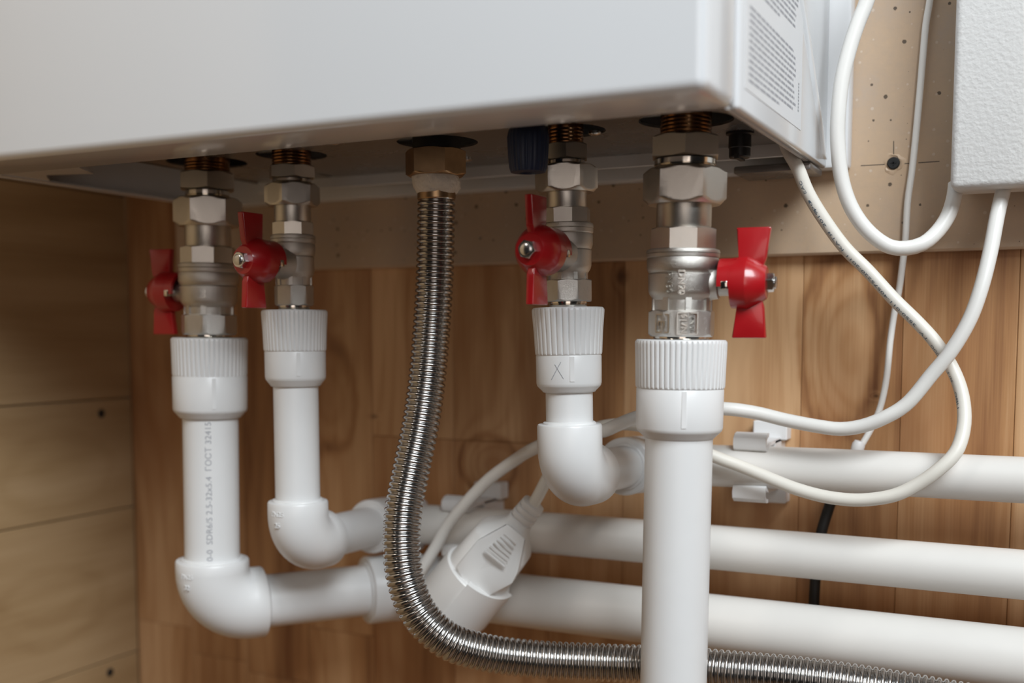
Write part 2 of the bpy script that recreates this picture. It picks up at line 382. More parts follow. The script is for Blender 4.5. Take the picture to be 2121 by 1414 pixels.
# bottom plate with round cut-outs
plate = MB(); xs = []
spans = [axis('A', 345).x, axis('B', 330).x, axis('G', 300).x, axis('D', 285).x, axis('E', 255).x]
y0, y1 = -DJ+0.0005, -0.056
edges = [XL+0.075]+[(a+b)/2 for a, b in zip(spans, spans[1:])]+[XR-0.002]
for i, cx in enumerate(spans):
    x0, x1 = edges[i], edges[i+1]; r = (0.0235, 0.020, 0.0215, 0.020, 0.0225)[i]; n = 40; sq = []; ci = []
    for j in range(n):
        a = 2*PI*j/n; c, s = math.cos(a), math.sin(a)
        tx = ((x1-cx) if c > 0 else (cx-x0))/max(abs(c), 1e-6); ty = ((y1+ROW) if s > 0 else (-ROW-y0))/max(abs(s), 1e-6)
        k = min(tx, ty); sq.append(Vector((cx+c*k, -ROW+s*k, ZP))); ci.append(Vector((cx+c*r, -ROW+s*r, ZP)))
    ci2 = [p+Vector((0, 0, .0012)) for p in ci]
    plate.grid([sq, ci, ci2], cap=False)
    for (ex, ey) in ((x0, y0), (x1, y0), (x1, y1), (x0, y1)):
        near = sorted(sq, key=lambda p: (p.x-ex)**2+(p.y-ey)**2)[:2]
        plate.add([Vector((ex, ey, ZP))]+near, [(0, 1, 2)])
plate.build('bottom_plate', 'zinc_plate', boiler)
MB().box((edges[0], -0.0578, ZP-0.007), (XR-0.004, -0.0562, ZP+0.02)).bevel(0.0005, 1).build('rear_flange', 'frame_white', boiler)
MB().box((XL+0.002, -DJ+0.002, ZP+0.10), (XR-0.002, -0.0215, ZP+0.102)).build('inner_shield', 'black_plastic', boiler)
MB().box((edges[0]-0.0012, -DJ+0.0005, ZP-0.0005), (edges[0], -0.056, ZP+0.03)).build('plate_edge', 'zinc_plate', boiler)
# sheet-metal tab at the left, behind the door
tb = [PX_ for PX_ in [(XL+0.0105, -DJ+0.0006), (XL+0.072, -DJ+0.0006), (XL+0.060, -DJ+0.022), (XL+0.030, -DJ+0.014), (XL+0.0105, -DJ+0.034)]]
m = MB(); m.grid([[Vector((x, y, ZB+0.001)) for x, y in tb], [Vector((x, y, ZB+0.0022)) for x, y in tb]]); m.build('sheet_tab', 'white_enamel', boiler, sharp=20)
for (u, v) in ((692, 291), (441, 313), (967, 327), (1232, 272)):
    r = ray(u, v); q = CAM+r*((ZP-CAM.z)/r.z); m = MB()
    lathe(m, q, (0, 0, -1), [(0, .0032), (.0012, .0032), (.002, .002), (.0022, .0001)], 16); m.build('plate_screw', 'zinc_bolt', boiler)
# side sticker with rows of small print
sy = lambda u: -(0.655-abs(0)) 
def side(u, v): return PX(u, v, XR-0.0005)
ya, yb = side(1544, 100).y, side(1662, 100).y
zs0 = ZB+0.010
st = MB().box((XR-0.00058, ya, zs0), (XR-0.0004, yb, ZB+0.30)).build('type_sticker', 'sticker', boiler); st['label'] = 'pale grey sticker with small print'
m = MB(); rr = random.Random(5); z = zs0+0.004; para = 0
blocks = [12, 7, 9, 8, 12, 14]
for bn in blocks:
    for k in range(bn):
        y = ya+0.006; end = yb-0.012-(rr.uniform(0.01, 0.05) if k == 0 else rr.uniform(0, 0.008))
        while y < end:
            w = min(rr.uniform(0.003, 0.010), end-y)
            m.add([(XR-0.00032, y, z), (XR-0.00032, y+w, z), (XR-0.00032, y+w, z+0.0011), (XR-0.00032, y, z+0.0011)], [(0, 1, 2, 3)]); y += w+0.0012
        z += 0.0027
    z += 0.0065
for k in range(9):
    zz = zs0+0.008+k*0.0016; m.add([(XR-0.00032, yb-0.008, zz), (XR-0.00032, yb-0.0062, zz), (XR-0.00032, yb-0.0062, zz+0.0010), (XR-0.00032, yb-0.008, zz+0.0010)], [(0, 1, 2, 3)])
m.build('printed_lines', 'print_grey', st)
# pressed bow-shaped swage on the side
pts = []
for (u, v, w) in ((1640, -120, 8), (1656, -20, 9), (1670, 60, 9.5), (1682, 140, 9.5), (1692, 210, 9), (1701, 265, 8.5), (1706, 318, 6), (1708, 330, 1)):
    c = side(u, v); k = MPP(c)*w*3.4; pts.append((c, k))
rings = []
for c, k in pts:
    rings.append([c+Vector((h, y*k, 0)) for (y, h) in ((-1, -.0006), (-.6, .0008), (0, .0014), (.6, .0008), (1, -.0006), (0, -.0006))])
m = MB().grid(rings); m.build('side_swage', 'white_enamel', boiler, sharp=60)

# navy filling knob and black cable gland
a = P(1094, 271, 0.172); k = MPP(a)
m = MB(); n = 160
lathe(m, a, (0, 0, -1), [(-.004, 30*k), (0, 41*k), (.003, 43*k), (.012, 41*k), (.0175, 38.5*k), (.0195, 36*k), (.0200, 20*k), (.0185, 14*k)], n, mod=lambda t_, i: 1+(0.022*math.cos(t_*26) if 2 <= i <= 4 else 0))
kn = m.build('filling_knob', 'navy_plastic', boiler); kn['label'] = 'dark navy knurled filling knob'
m = MB(); lathe(m, a, (0, 0, 1), [(0, 22*k), (ZP-a.z+.004, 22*k)], 24); m.build('knob_stem', 'black_plastic', boiler)
a = P(1533, 268, 0.10); k = MPP(a)
m = MB(); lathe(m, a, (0, 0, -1), [(-(ZP-a.z)-.002, 24*k), (0, 24*k), (0, 29*k), (.0025, 29*k), (.003, 23*k), (.009, 23.5*k), (.0095, 22*k), (.0135, 22*k), (.0142, 20*k), (.0142, 8*k), (.012, 7*k)], 28)
g = m.build('cable_gland', 'black_plastic', boiler); g['label'] = 'black plastic cable gland'
m = MB(); m.obox(a+Vector((0, 0, -.0138)), Vector((.0012, 0, 0)), Vector((0, .006, 0)), Vector((0, 0, .0012))); m.build('gland_slot', 'black_rubber', g)

def refview(p):                          # horizontal direction from p to the camera, for the turn of the nuts
    d = CAM-p; d.z = 0; return d.normalized()
def connector(k, vn0, vn1, wn, vh1, wh, vr1, wr, turn=0.0, mat='brass'):
    p0 = axis(k, vn0); p1 = axis(k, vn1); p2 = axis(k, vh1); p3 = axis(k, vr1); mpp = MPP(p1); ref = refview(p1); dn = (p3-p0).normalized()
    r = wn*mpp/2; L = (p1-p0).length+0.012; prof = [(0, r)]
    s = 0.011
    while s < L-0.0002: prof += [(s, r), (s+.0006, r*.98), (s+.0012, r)]; s += 0.0018
    m = MB(); lathe(m, p0-dn*0.012, dn, prof+[(L, r)], 40)
    nip = m.build('connection_nipple', mat, boiler)
    m = MB(); polyprism(m, p1, dn, ref, (p2-p1).length, wh*mpp, 6, math.radians(turn), 0.08, 0.05); m.build('lock_nut', 'nickel_satin', nip)
    r = wr*mpp/2; L = (p3-p2).length
    m = MB(); lathe(m, p2, dn, [(0, r*.9), (L*.12, r), (L*.6, r), (L*.7, r*.96), (L*.8, r*.99), (L*.9, r*.94), (L, r*.9)], 48); m.build('seal_ring', 'nickel_bright', nip)
    return nip
# ================================================================== ball valves
def butterfly(o, a, root, side_sign=1, h=0.0258, s0=0.0184):
    """red two-wing handle on a stem that leaves the valve at o in direction a"""
    a = Vector(a).normalized(); z = Vector((0, 0, 1)); z = (z-a*z.dot(a)).normalized(); tt = a.cross(z)
    m = MB(); lathe(m, o+a*0.008, a, [(0, .0098), (.003, .0092), (.0065, .0078), (.0095, .0074), (.0100, .0060), (.015, .0060)], 32)
    m.build('stem_boss', 'nickel_cast', root)
    m = MB()
    lathe(m, o, a, [(s0+.0055, .0098), (s0+.0055, .0119), (s0+.0125, .0124), (s0+.0132, .0123), (s0+.0172, .0104), (s0+.0210, .0080), (s0+.0216, .0074), (s0+.0216, .001)], 40)
    n = 28                                  # half collar on the upper side, as a bent strip
    rg = []
    for s in (s0, s0+.0058):
        rg.append([o+a*s+z*(.0118*math.sin(t_))+tt*(.0118*math.cos(t_)) for t_ in [PI*(-0.05)+PI*1.1*i/n for i in range(n+1)]]+[o+a*s+z*(.0098*math.sin(t_))+tt*(.0098*math.cos(t_)) for t_ in reversed([PI*(-0.05)+PI*1.1*i/n for i in range(n+1)])])
    m.grid(rg)
    hb = MB()
    for sg in (1, -1):
        w = MB()
        outl = [(s0+.0085, .008), (s0+.0085, .0115), (s0+.0072, h), (s0+.0232, h), (s0+.0212, .0115), (s0+.0195, .006)]
        if sg < 0: outl = [(s-0.0014*(zz/h), zz) for s, zz in outl]
        th = .0020
        w.grid([[o+a*s+z*(zz*sg)+tt*(-th) for s, zz in outl], [o+a*s+z*(zz*sg)+tt*th for s, zz in outl]])
        w.bevel(0.0007, 2); m.add(w.v, w.f)
    hd = m.build('handle', 'red_paint', root); hd['label'] = 'red painted butterfly handle'
    m = MB(); polyprism(m, o+a*(s0+.0205), a, z, .0046, .0090, 6, 0.3, 0.05, 0.16)
    lathe(m, o+a*(s0+.0252), a, [(-.002, .0029), (.0006, .0029), (.0009, .0024), (.0009, .0001)], 20); m.build('fixing_nut', 'zinc_bolt', hd)
    m = MB(); c = o+a*(s0+.0035)-z*.0012-tt*0.0085*side_sign
    m.obox(c, a*.0016, z*.0019, tt*.0035); m.bevel(.0005, 2); m.build('stop_pin', 'nickel_bright', root)
def onfacet(mb, txt, size, c, right, up, nrm, extr=0.12):
    vs, fs, w = glyphs(txt, extr)
    mb.add([c+right*((p.x-w/2)*size)+up*((p.y-0.36)*size)+nrm*(p.z*size) for p in vs], fs)
def valve(k, label, s, turns, stem_dir, vh, big):
    """s: list of v, width rows in pixels: union(v0, v1, w) tail(v1, w) oct(v1, w) flange(v1, w) neck(v1, w) body(v1, w) waist(v1, w) low(v1, w) thread(v1, w)"""
    (u0, u1, uw), (t1, tw), (o1, ow), (f1, fw), (n1, nw), (b1, bw), (w1, ww), (l1, lw), (h1, hw) = s
    base = axis(k, h1); root = thing('ball_valve', base, label, 'valve', 'red handled ball valves under the boiler')
    dn = (axis(k, h1)-axis(k, u0)).normalized(); ref = refview(base)
    pt = lambda v: axis(k, v); mp = MPP(axis(k, (u0+h1)/2))
    m = MB(); polyprism(m, pt(u0), dn, ref, (pt(u1)-pt(u0)).length, uw*mp, 6, math.radians(turns[0])-PI/6, 0.10, 0.16); m.build('union_nut', 'nickel_satin', root)
    m = MB(); L = (pt(t1)-pt(u1)).length
    lathe(m, pt(u1), dn, [(-.004, tw*mp/2), (L*.92, tw*mp/2), (L, tw*mp/2*.97), (L+.001, tw*mp/2*.97)], 48); m.build('union_tail', 'nickel_satin', root)
    m = MB(); polyprism(m, pt(t1), dn, ref, (pt(o1)-pt(t1)).length+.0006, ow*mp, 8, math.radians(turns[1])-PI/8, 0.05, 0.0)
    m.build('end_octagon', 'nickel_satin', root)
    m = MB(); R = lambda w: w*mp/2
    z = lambda v: (pt(v)-pt(o1)).length if v >= o1 else -(pt(v)-pt(o1)).length
    fl_ = z(f1); nk = z(n1); bd = z(b1); ws = z(w1)
    prof = [(0, R(fw)*.93), (.0004, R(fw)*.985), (.0012, R(fw)), (fl_*.45, R(fw)), (fl_*.5, R(fw)*.97), (fl_*.56, R(fw)*.995), (fl_*.9, R(fw)*.985), (fl_, R(nw)*.975),
            (fl_+.0008, R(nw)), (nk*.75+fl_*.25, R(nw)*.995), (nk, R(nw)*.955), (nk+.0006, R(bw)*.965), (nk+.0012, R(bw)), (bd-.0022, R(bw)*.985), (bd-.0006, R(bw)*.95), (bd+.0004, R(bw)*.90), (bd+.002, R(ww)*.955), (ws, R(ww)*.945), (ws+.001, R(ww)*.93)]
    lathe(m, pt(o1), dn, prof, 64)
    e1, e2, d_ = frame(dn, ref)
    for j in range(8):                      # short ribs round the waist
        ang = math.radians(turns[2])+PI/8+j*PI/4
        c = pt(o1)+dn*((bd+ws)/2)+(e1*math.cos(ang)+e2*math.sin(ang))*(R(ww)*.95)
        er = e1*math.cos(ang)+e2*math.sin(ang); et = -e1*math.sin(ang)+e2*math.cos(ang)
        m.obox(c, er*(R(ww)*.055), et*(R(ww)*.10), dn*((ws-bd)/2+.0006))
    body = m.build('body', 'nickel_cast', root)
    m = MB(); Ll = (pt(l1)-pt(w1)).length
    polyprism(m, pt(w1), dn, ref, Ll, lw*mp, 8, math.radians(turns[2])-PI/8, 0.06, 0.09); low = m.build('lower_octagon', 'nickel_cast', root)
    m = MB(); lathe(m, pt(l1), dn, [(-.001, R(hw)), (.0008, R(hw)), (.0012, R(hw)*.95), (.0018, R(hw)), ((pt(h1)-pt(l1)).length+.0005, R(hw)*.97)], 40); m.build('thread', 'nickel_bright', root)
    butterfly(pt(vh), stem_dir, root, -1 if stem_dir[0] > 0.5 else 1)
    ap = lw*mp/2*0.99
    return root, dict(dn=dn, e1=e1, e2=e2, pt=pt, mp=mp, R=R, body=body, low=low, ap=ap, bw=bw, n1=n1, b1=b1, w1=w1, l1=l1, turns=turns)

connector('A', 340, 358, 92, 395, 106, 411, 90, 0); connector('B', 320, 344, 80, 371, 92, 382, 80, -6)
connector('D', 272, 300, 74, 333, 86, 344, 78, 0); connector('E', 249, 283, 106, 330, 133, 351, 128, 0)
vA, iA = valve('A', 'nickel ball valve with side-facing red handle, first riser beside the plywood wall',
    [(411, 470, 138), (512, 94), (546, 112), (565, 124), (590, 122), (630, 117), (651, 100), (693, 112), (699, 92)], (0, 12, -10), (-1, -0.1, 0), 603, True)
vB, iB = valve('B', 'small nickel ball valve, red handle facing front, second riser from the plywood wall',
    [(382, 428, 113), (461, 75), (487, 82), (505, 93), (529, 91), (570, 86), (591, 74), (633, 80), (642, 66)], (-9, 0, -13), (-0.08, -1, 0), 546, False)
vD, iD = valve('D', 'small nickel ball valve, red handle facing front, right of the corrugated hose',
    [(344, 400, 129), (432, 83), (463, 97), (485, 110), (515, 107), (560, 101), (580, 86), (625, 98), (637, 80)], (5, 10, 0), (-0.05, -1, 0), 527, False)
vE, iE = valve('E', 'large nickel ball valve stamped DN20 with red handle on its right',
    [(351, 425, 171), (474, 113), (517, 132), (535, 152), (564, 149), (613, 142), (643, 124), (697, 136), (704, 116)], (5, 0, 10), (1, 0.1, 0), 588, True)
def around(i, ang, v, r):                # point on a valve at angle (degrees right of the viewer's side)
    a = math.radians(ang); n_ = i['e1']*math.cos(a)+i['e2']*math.sin(a)
    return i['pt'](v)+n_*r, n_, (-i['e1']*math.sin(a)+i['e2']*math.cos(a))
# which way is "right" for e2?
SGN = 1 if iE['e2'].dot(RGT) > 0 else -1
def bodytext(i, txt, ang, v, size, mb, r, flat=False):
    c, n_, rt = around(i, SGN*ang, v, r); rt = rt*SGN
    vs, fs, w = glyphs(txt, 0.15)
    dn = i['dn']
    for_v = []
    for p in vs:                          # reads downwards, letter tops to the right
        along = (p.x-w/2)*size; tr = (p.y-0.36)*size; hgt = p.z*size
        if flat: for_v.append(c+dn*along+rt*tr+n_*hgt)
        else:
            a2 = SGN*(math.radians(ang)+tr/r); nn = i['e1']*math.cos(a2)+i['e2']*math.sin(a2)
            for_v.append(i['pt'](v)+dn*along+nn*(r+hgt))
    mb.add(for_v, fs)
m = MB(); rb = iE['R'](iE['bw'])*.99
bodytext(iE, 'DN20', -1, 588, 0.0046, m, rb); bodytext(iE, 'PN30', -22, 588, 0.0046, m, rb); m.build('raised_lettering', 'nickel_satin', iE['body'])
apE = iE['R'](136)*0.985
m = MB(); bodytext(iE, 'CW', 10+7.5, 670, 0.0040, m, apE, True); bodytext(iE, '617N', 10-5.5, 670, 0.0040, m, apE, True)
c, n_, rt = around(iE, SGN*10, 670, apE-0.0001)
for (dx, dz, hx, hz) in ((-.0048, 0, .0003, .0050), (.0048, 0, .0003, .0050), (0, -.0050, .0048, .0003), (0, .0050, .0048, .0003)):
    m.obox(c+rt*dx+iE['dn']*dz, rt*hx, iE['dn']*hz, n_*.0005)
c, n_, rt = around(iE, SGN*(-35), 670, apE-0.0001)
for (dx, dz, hx, hz) in ((-.0036, 0, .0003, .0042), (.0036, 0, .0003, .0042), (0, -.0042, .0036, .0003), (0, .0042, .0036, .0003)):
    m.obox(c+rt*dx+iE['dn']*dz, rt*hx, iE['dn']*hz, n_*.0004)
bodytext(iE, 'E', -35, 670, 0.0058, m, apE, True)
m.build('raised_lettering', 'nickel_satin', iE['low'])
apD = iD['R'](98)*0.985
m = MB(); bodytext(iD, 'MADE', 45-10, 603, 0.0032, m, apD, True)
for w_, off in (('MADE', .0034), ('IN', 0), ('ITALY', -.0034)): pass
m = MB(); c, n_, rt = around(iD, SGN*45, 603, apD)
for w_, off in (('MADE', -.0032), ('IN', 0), ('ITALY', .0032)):
    vs, fs, w = glyphs(w_, 0.08); sz = .0030
    m.add([c+(rt*SGN)*(off+(p.y-.36)*sz)-iD['dn']*((p.x-w/2)*sz)+n_*(p.z*sz) for p in vs], fs)
m.build('raised_lettering', 'nickel_satin', iD['low'])
m = MB(); rb = iA['R'](iA['bw'])*.99; bodytext(iA, '20', -12, 610, 0.005, m, rb); m.build('raised_lettering', 'nickel_satin', iA['body'])

# ================================================================== white plastic pipework
def adapter(k, root, v0, v1, v2, v3, w0, w1, w2, pw, ribs, pipe_w):
    p0 = axis(k, v0); dn = (axis(k, v2)-p0).normalized(); mp = MPP(axis(k, v1)); ref = refview(p0)
    L1 = (axis(k, v1)-p0).length; L2 = (axis(k, v2)-p0).length; L3 = (axis(k, v3)-p0).length
    r0, r1, r2 = w0*mp/2, w1*mp/2, w2*mp/2; n = ribs*10
    prof = [(0, r0*.70), (0, r0*.955), (.0006, r0*.985), (.0012, r0), (.0022, r0), (L1*.5, (r0*.4+r1*.6)), (L1-.0012, r1), (L1-.0003, r1*.985), (L1, r2*.985), (L1+.0005, r2), (L2-.002, r2*.995), (L2-.0006, r2*.975), (L2, r2*.95), (L3-.0006, pw*mp/2), (L3, pw*mp/2*.97), (L3+.0004, pipe_w*mp/2*1.0)]
    def mod(a, i):
        if 3 <= i <= 6:
            x = (a*ribs/(2*PI)) % 1.0; q = abs(x-0.5)*2
            return 1.0-0.038*(q**5)-0.006*q*q
        return 1.0
    m = MB(); lathe(m, p0, dn, prof, n, ref=ref, mod=mod)
    ad = m.build('threaded_adapter', 'white_plastic', root, sharp=40)
    # moulding seam on the plain part
    e1, e2, _ = frame(dn, ref); ang = -0.10
    nn = e1*math.cos(ang)+e2*math.sin(ang); tt = -e1*math.sin(ang)+e2*math.cos(ang)
    m = MB(); m.obox(p0+dn*((L1+L2)/2-.0012)+nn*(r2*.995), nn*.0003, tt*.0011, dn*((L2-L1)/2-.0018)); m.build('mould_seam', 'white_plastic', ad)
    return ad
def elbow(name, root, p0, p1, p2, L0, L1, r, R, rp):
    d0 = (p1-p0).normalized(); d1 = (p2-p1).normalized()
    path = bend(p1-d0*L0, p1, p1+d1*L1, R)
    a, b = path[0], path[-1]
    path = [a, a+d0*.0003, a+d0*.0012]+path[1:-1]+[b-d1*.0012, b-d1*.0003, b]
    rad = [r*.94, r*.975, r]+[r]*(len(path)-6)+[r, r*.975, r*.94]
    m = MB(); sweep(m, path, rad, 48)
    for q, d in ((a, -d0), (b, d1)):       # squeezed-out weld beads
        lathe(m, q, d, [(-.0004, rp*1.14), (.0006, rp*1.13), (.0011, rp*1.09), (.0013, rp*1.0)], 48, mod=lambda a_, i: 1+.008*math.sin(a_*5+i)+.006*math.sin(a_*9))
    return m.build(name, 'white_plastic', root, sharp=35)
def pipe(name, root, a, b, r):
    m = MB(); sweep(m, [a, b], r, 48); return m.build(name, 'white_plastic', root)

def pipework(k, label, vals, ribs, pipe_w, sleeve_w, v_sleeve, corner, corner2, ends, L1, L2):
    (v0, v1, v2, v3, w0, w1, w2, pw) = vals
    root = thing('plastic_pipe', axis(k, v0), label, 'pipe', 'white plastic water pipes')
    adapter(k, root, v0, v1, v2, v3, w0, w1, w2, pw, ribs, pipe_w)
    pa = axis(k, (v2+v3)/2); mp = MPP(axis(k, (v3+v_sleeve)/2)); r = pipe_w*mp/2
    if corner is None:
        pipe('riser_pipe', root, pa, axis(k, v_sleeve), r); return root, r
    c1 = axis(k, corner); c2 = P(*corner2); e = [P(*q) for q in ends]
    rs = sleeve_w*MPP(axis(k, v_sleeve))/2
    L0 = (c1-axis(k, v_sleeve)).length
    pipe('riser_pipe', root, pa, c1-(c1-pa).normalized()*(L0-.006), r)
    d1 = (c2-c1).normalized(); d2 = (e[0]-c2).normalized()
    elbow('elbow', root, pa, c1, c2, L0, L1, rs, rs*1.03, r)
    pipe('stub_pipe', root, c1+d1*(L1-.006), c2-d1*(L2-.006), r)
    elbow('elbow', root, c1, c2, e[0], L2, L2, rs, rs*1.03, r)
    path = [c2+d2*(L2-.006)]+e; m = MB(); sweep(m, spline(path, .03), r, 48); m.build('wall_pipe', 'warm_lit_plastic', root)
    return root, r
rA, rad_A = pipework('A', 'white plastic pipe printed with grey figures, lowest of the three wall pipes',
    (699, 778, 852, 864, 154, 151, 151, 126), 47, 112, 149, 1157, 1256, (838, 1213, 0.044), [(1080, 1243, 0.044), (1480, 1290, 0.044), (2121, 1366, 0.044), (3800, 1566, 0.044)], .031, .027)
rB, rad_B = pipework('B', 'white plastic pipe from the second riser, middle of the three wall pipes',
    (642, 727, 787, 799, 135, 128, 125, 104), 45, 92, 124, 1036, 1126, (806, 1081, 0.046), [(1000, 1093, 0.040), (1480, 1133, 0.037), (2121, 1190, 0.037), (3800, 1341, 0.037)], .026, .023)
rD, rad_D = pipework('D', 'white plastic pipe right of the corrugated hose, topmost of the three wall pipes',
    (637, 735, 800, 811, 150, 139, 136, 112), 36, 97.5, 135, 877, 988, (1322, 960, 0.047), [(1480, 964, 0.040), (1600, 968, 0.037), (2121, 994, 0.037), (3800, 1078, 0.037)], .028, .023)
rE, rad_E = pipework('E', 'thick white plastic riser pipe dropping straight down from the DN20 valve',
    (703, 803, 892, 906, 189, 184, 180, 147), 52, 135.5, 0, 2300, None, None, None, 0, 0)
# printed line on the first riser
m = MB(); vs, fs, w = glyphs('0-0  SDR6/S 2.5-32x5.4  ГОСТ 32415')
va, vb = 1150, 869; pa, pb = axis('A', va), axis('A', vb); Lt = (pb-pa).length; upd = (pb-pa)/Lt; sz = 0.0050; kx = Lt/w
e1 = refview(pa); e1 = (e1-upd*e1.dot(upd)).normalized(); rt = upd.cross(e1)
if rt.dot(RGT) < 0: rt = -rt
r_ = 112*MPP(axis('A', 1000))/2+.00012
out = []
for p in vs:
    an = -0.10-(p.y-.36)*sz/r_; out.append(pa+upd*(p.x*kx)+(e1*math.cos(an)+rt*math.sin(an))*r_)
m.add(out, fs); m.build('printed_text', 'print_grey', rA)
# raised casting marks on the first two elbows
for root, k, v in ((rA, 'A', 1195), (rB, 'B', 1072)):
    c0 = axis(k, v); rr_ = (149 if k == 'A' else 124)*MPP(c0)/2; e = refview(c0); rt = Vector((0, 0, 1)).cross(e); rt = rt if rt.dot(RGT) > 0 else -rt; m = MB()
    for wd, dz in (('PN25', 0.0045), ('32' if k == 'A' else '25', -0.002)):
        vs, fs, w = glyphs(wd, 0.06); s_ = .0042
        m.add([c0+Vector((0, 0, dz+(p.y-.36)*s_))+(e*math.cos(-.75+(p.x-w/2)*s_/rr_)+rt*math.sin(-.75+(p.x-w/2)*s_/rr_))*(rr_+p.z*s_) for p in vs], fs)
    m.build('raised_lettering', 'white_plastic', root)

# ================================================================== corrugated hose
hose = thing('corrugated_hose', axis('G', 312), 'shiny corrugated stainless steel hose hanging from a brass nut and bending right', 'hose')
p0 = P(906, 292, ROW); mp = MPP(p0)
m = MB(); lathe(m, P(904, 300, ROW), (0, 0, -1), [(-.012, 50*mp), (.003, 50*mp), (.0034, 44*mp)], 40); m.build('inlet_collar', 'black_rubber', hose)
p1 = P(902, 311, ROW); L = (P(902, 366, ROW)-p1).length
m = MB(); polyprism(m, p1, (0, 0, -1), refview(p1), L, 125*mp, 6, math.radians(-17 if True else 0), 0.06, 0.10); m.build('hose_nut', 'old_brass', hose)
# paste and hemp squeezed out under the nut
pr = P(904, 366, ROW); m = MB()
def lump(a, i): return 1+0.10*noise.noise(Vector((math.cos(a)*1.6, math.sin(a)*1.6, i*.45)))+0.05*noise.noise(Vector((math.cos(a)*5, math.sin(a)*5, i*1.3)))
lathe(m, pr, (0, 0, -1), [(-.002, 44*mp), (.0005, 50*mp), (.003, 51*mp), (.0055, 49*mp), (.0072, 44*mp), (.0085, 42*mp), (.0092, 38*mp)], 64, mod=lump); m.build('thread_sealant', 'sealant', hose)
pf = P(904, 394, ROW); m = MB(); lathe(m, pf, (0, 0, -1), [(-.002, 40*mp), (.0045, 40*mp), (.0052, 38*mp)], 40); m.build('ferrule', 'old_brass', hose)
hp = [(904, 410, .143), (903, 460, .143), (902, 520, .143), (899, 600, .144), (893, 690, .145), (884, 790, .148), (871, 880, .152), (852, 970, .158), (836, 1055, .164), (832, 1130, .168), (840, 1200, .170), (868, 1270, .168), (925, 1325, .162), (1000, 1350, .150), (1100, 1364, .135), (1250, 1372, .118), (1400, 1378, .110), (1520, 1388, .105), (1650, 1400, .10), (1800, 1421, .095), (2000, 1456, .09), (2900, 1614, .085)]
path = resample(spline([P(*q) for q in hp], .002), 0.0033/12)
rad = []; rmin = .0088
for i in range(len(path)):
    rad.append(rmin+(.0102-rmin)*(max(0.0, 1-((((i/12+.5) % 1)-.5)/.40)**2))**.5)
m = MB(); sweep(m, path, rad, 32); m.build('corrugated_tube', 'stainless', hose, sharp=80)

# ================================================================== control box on the right
DB = 0.052
pb = P(1967, 392, DB)
box = thing('control_box', (pb.x, -DB, pb.z), 'off-white textured plastic box at the right edge with two cables below', 'box')
m = MB().box((pb.x, -DB, pb.z), (pb.x+.20, -DB+.030, pb.z+.34)).bevel(.0035, 4); cv = m.build('cover', 'device_plastic', box)
MB().box((pb.x+.004, -DB+.0302, pb.z+.004), (pb.x+.196, -BT-.0003, pb.z+.336)).build('base_tray', 'frame_white', box)

# ================================================================== cables
def cable(name, label, pts, r, mat, group=None, n=18):
    path = spline([P(*q) for q in pts], .003); m = MB(); root = thing(name, path[0], label, 'cable', group)
    sweep(m, path, r, n); m.build('sheath', mat, root, sharp=60); return root, path
GC = 'electric cables on the wall'
cable('power_cable', 'white cable looping from the top into the control box', [(1822, -120, .055), (1796, 0, .055), (1777, 48, .056), (1761, 96, .057), (1745, 160, .058), (1737, 225, .058), (1735, 289, .057), (1745, 378, .055), (1767, 437, .053), (1802, 483, .050), (1844, 511, .046), (1876, 514, .044), (1911, 505, .042), (1942, 479, .038), (1965, 444, .035), (1977, 405, .032), (1980, 380, .030)], .0039, 'cable_white', GC)
c2, path2 = cable('printed_cable', 'cream cable with blue print running from the boiler to the plug', [(1618, 262, .0625), (1631, 308, .0625), (1652, 347, .061), (1673, 398, .058), (1708, 456, .054), (1751, 514, .050), (1798, 561, .047), (1852, 620, .045), (1903, 670, .044), (1938, 709, .043), (1969, 756, .043), (1988, 800, .045), (1997, 847, .049), (1995, 892, .054), (1979, 937, .059), (1943, 973, .062), (1898, 1004, .062), (1853, 1025, .062), (1786, 1035, .061), (1719, 1030, .060), (1652, 1013, .059), (1584, 986, .058), (1531, 964, .058), (1477, 944, .060), (1400, 908, .063), (1336, 884, .065), (1286, 878, .066), (1230, 888, .069), (1178, 922, .076), (1142, 975, .085), (1108, 1038, .090), (1097, 1052, .090)], .0035, 'cable_cream', GC)
cable('socket_cable', 'white cable hanging from the control box and swinging left to the socket', [(2080, 385, .036), (2076, 402, .037), (2066, 444, .041), (2051, 522, .048), (2031, 600, .053), (2008, 662, .055), (1969, 728, .056), (1930, 775, .056), (1876, 838, .057), (1831, 865, .058), (1786, 882, .058), (1741, 888, .058), (1697, 883, .058), (1629, 870, .058), (1562, 854, .060), (1499, 846, .064), (1400, 848, .070), (1316, 865, .083), (1272, 883, .090), (1251, 892, .092), (1180, 900, .094), (1105, 929, .090), (1069, 951, .077), (1014, 991, .075), (964, 1042, .073), (924, 1093, .070), (902, 1133, .070), (878, 1172, .072), (852, 1215, .074), (845, 1260, .077), (855, 1296, .082), (876, 1310, .086), (894, 1305, .0865)], .0037, 'cable_white', GC)
c4, _ = cable('thin_cable', 'thin white cable hanging straight down the board behind the others', [(1938, -100, .0108), (1926, 0, .0108), (1918, 48, .0108), (1912, 112, .0108), (1905, 193, .0108), (1896, 289, .0108), (1889, 353, .0108), (1880, 417, .0108), (1875, 499, .0108), (1870, 542, .010), (1862, 600, .009), (1852, 650, .009), (1844, 705, .010), (1835, 790, .012), (1822, 847, .014), (1804, 888, .018), (1782, 926, .022)], .0018, 'cable_white', GC)
q = P(1780, 928, .022); m = MB(); lathe(m, q+Vector((0, 0, .004)), (-.25, 0, -1), [(0, .0026), (.002, .0036), (.008, .0036), (.009, .003)], 20); m.build('end_tip', 'clip_plastic', c4)
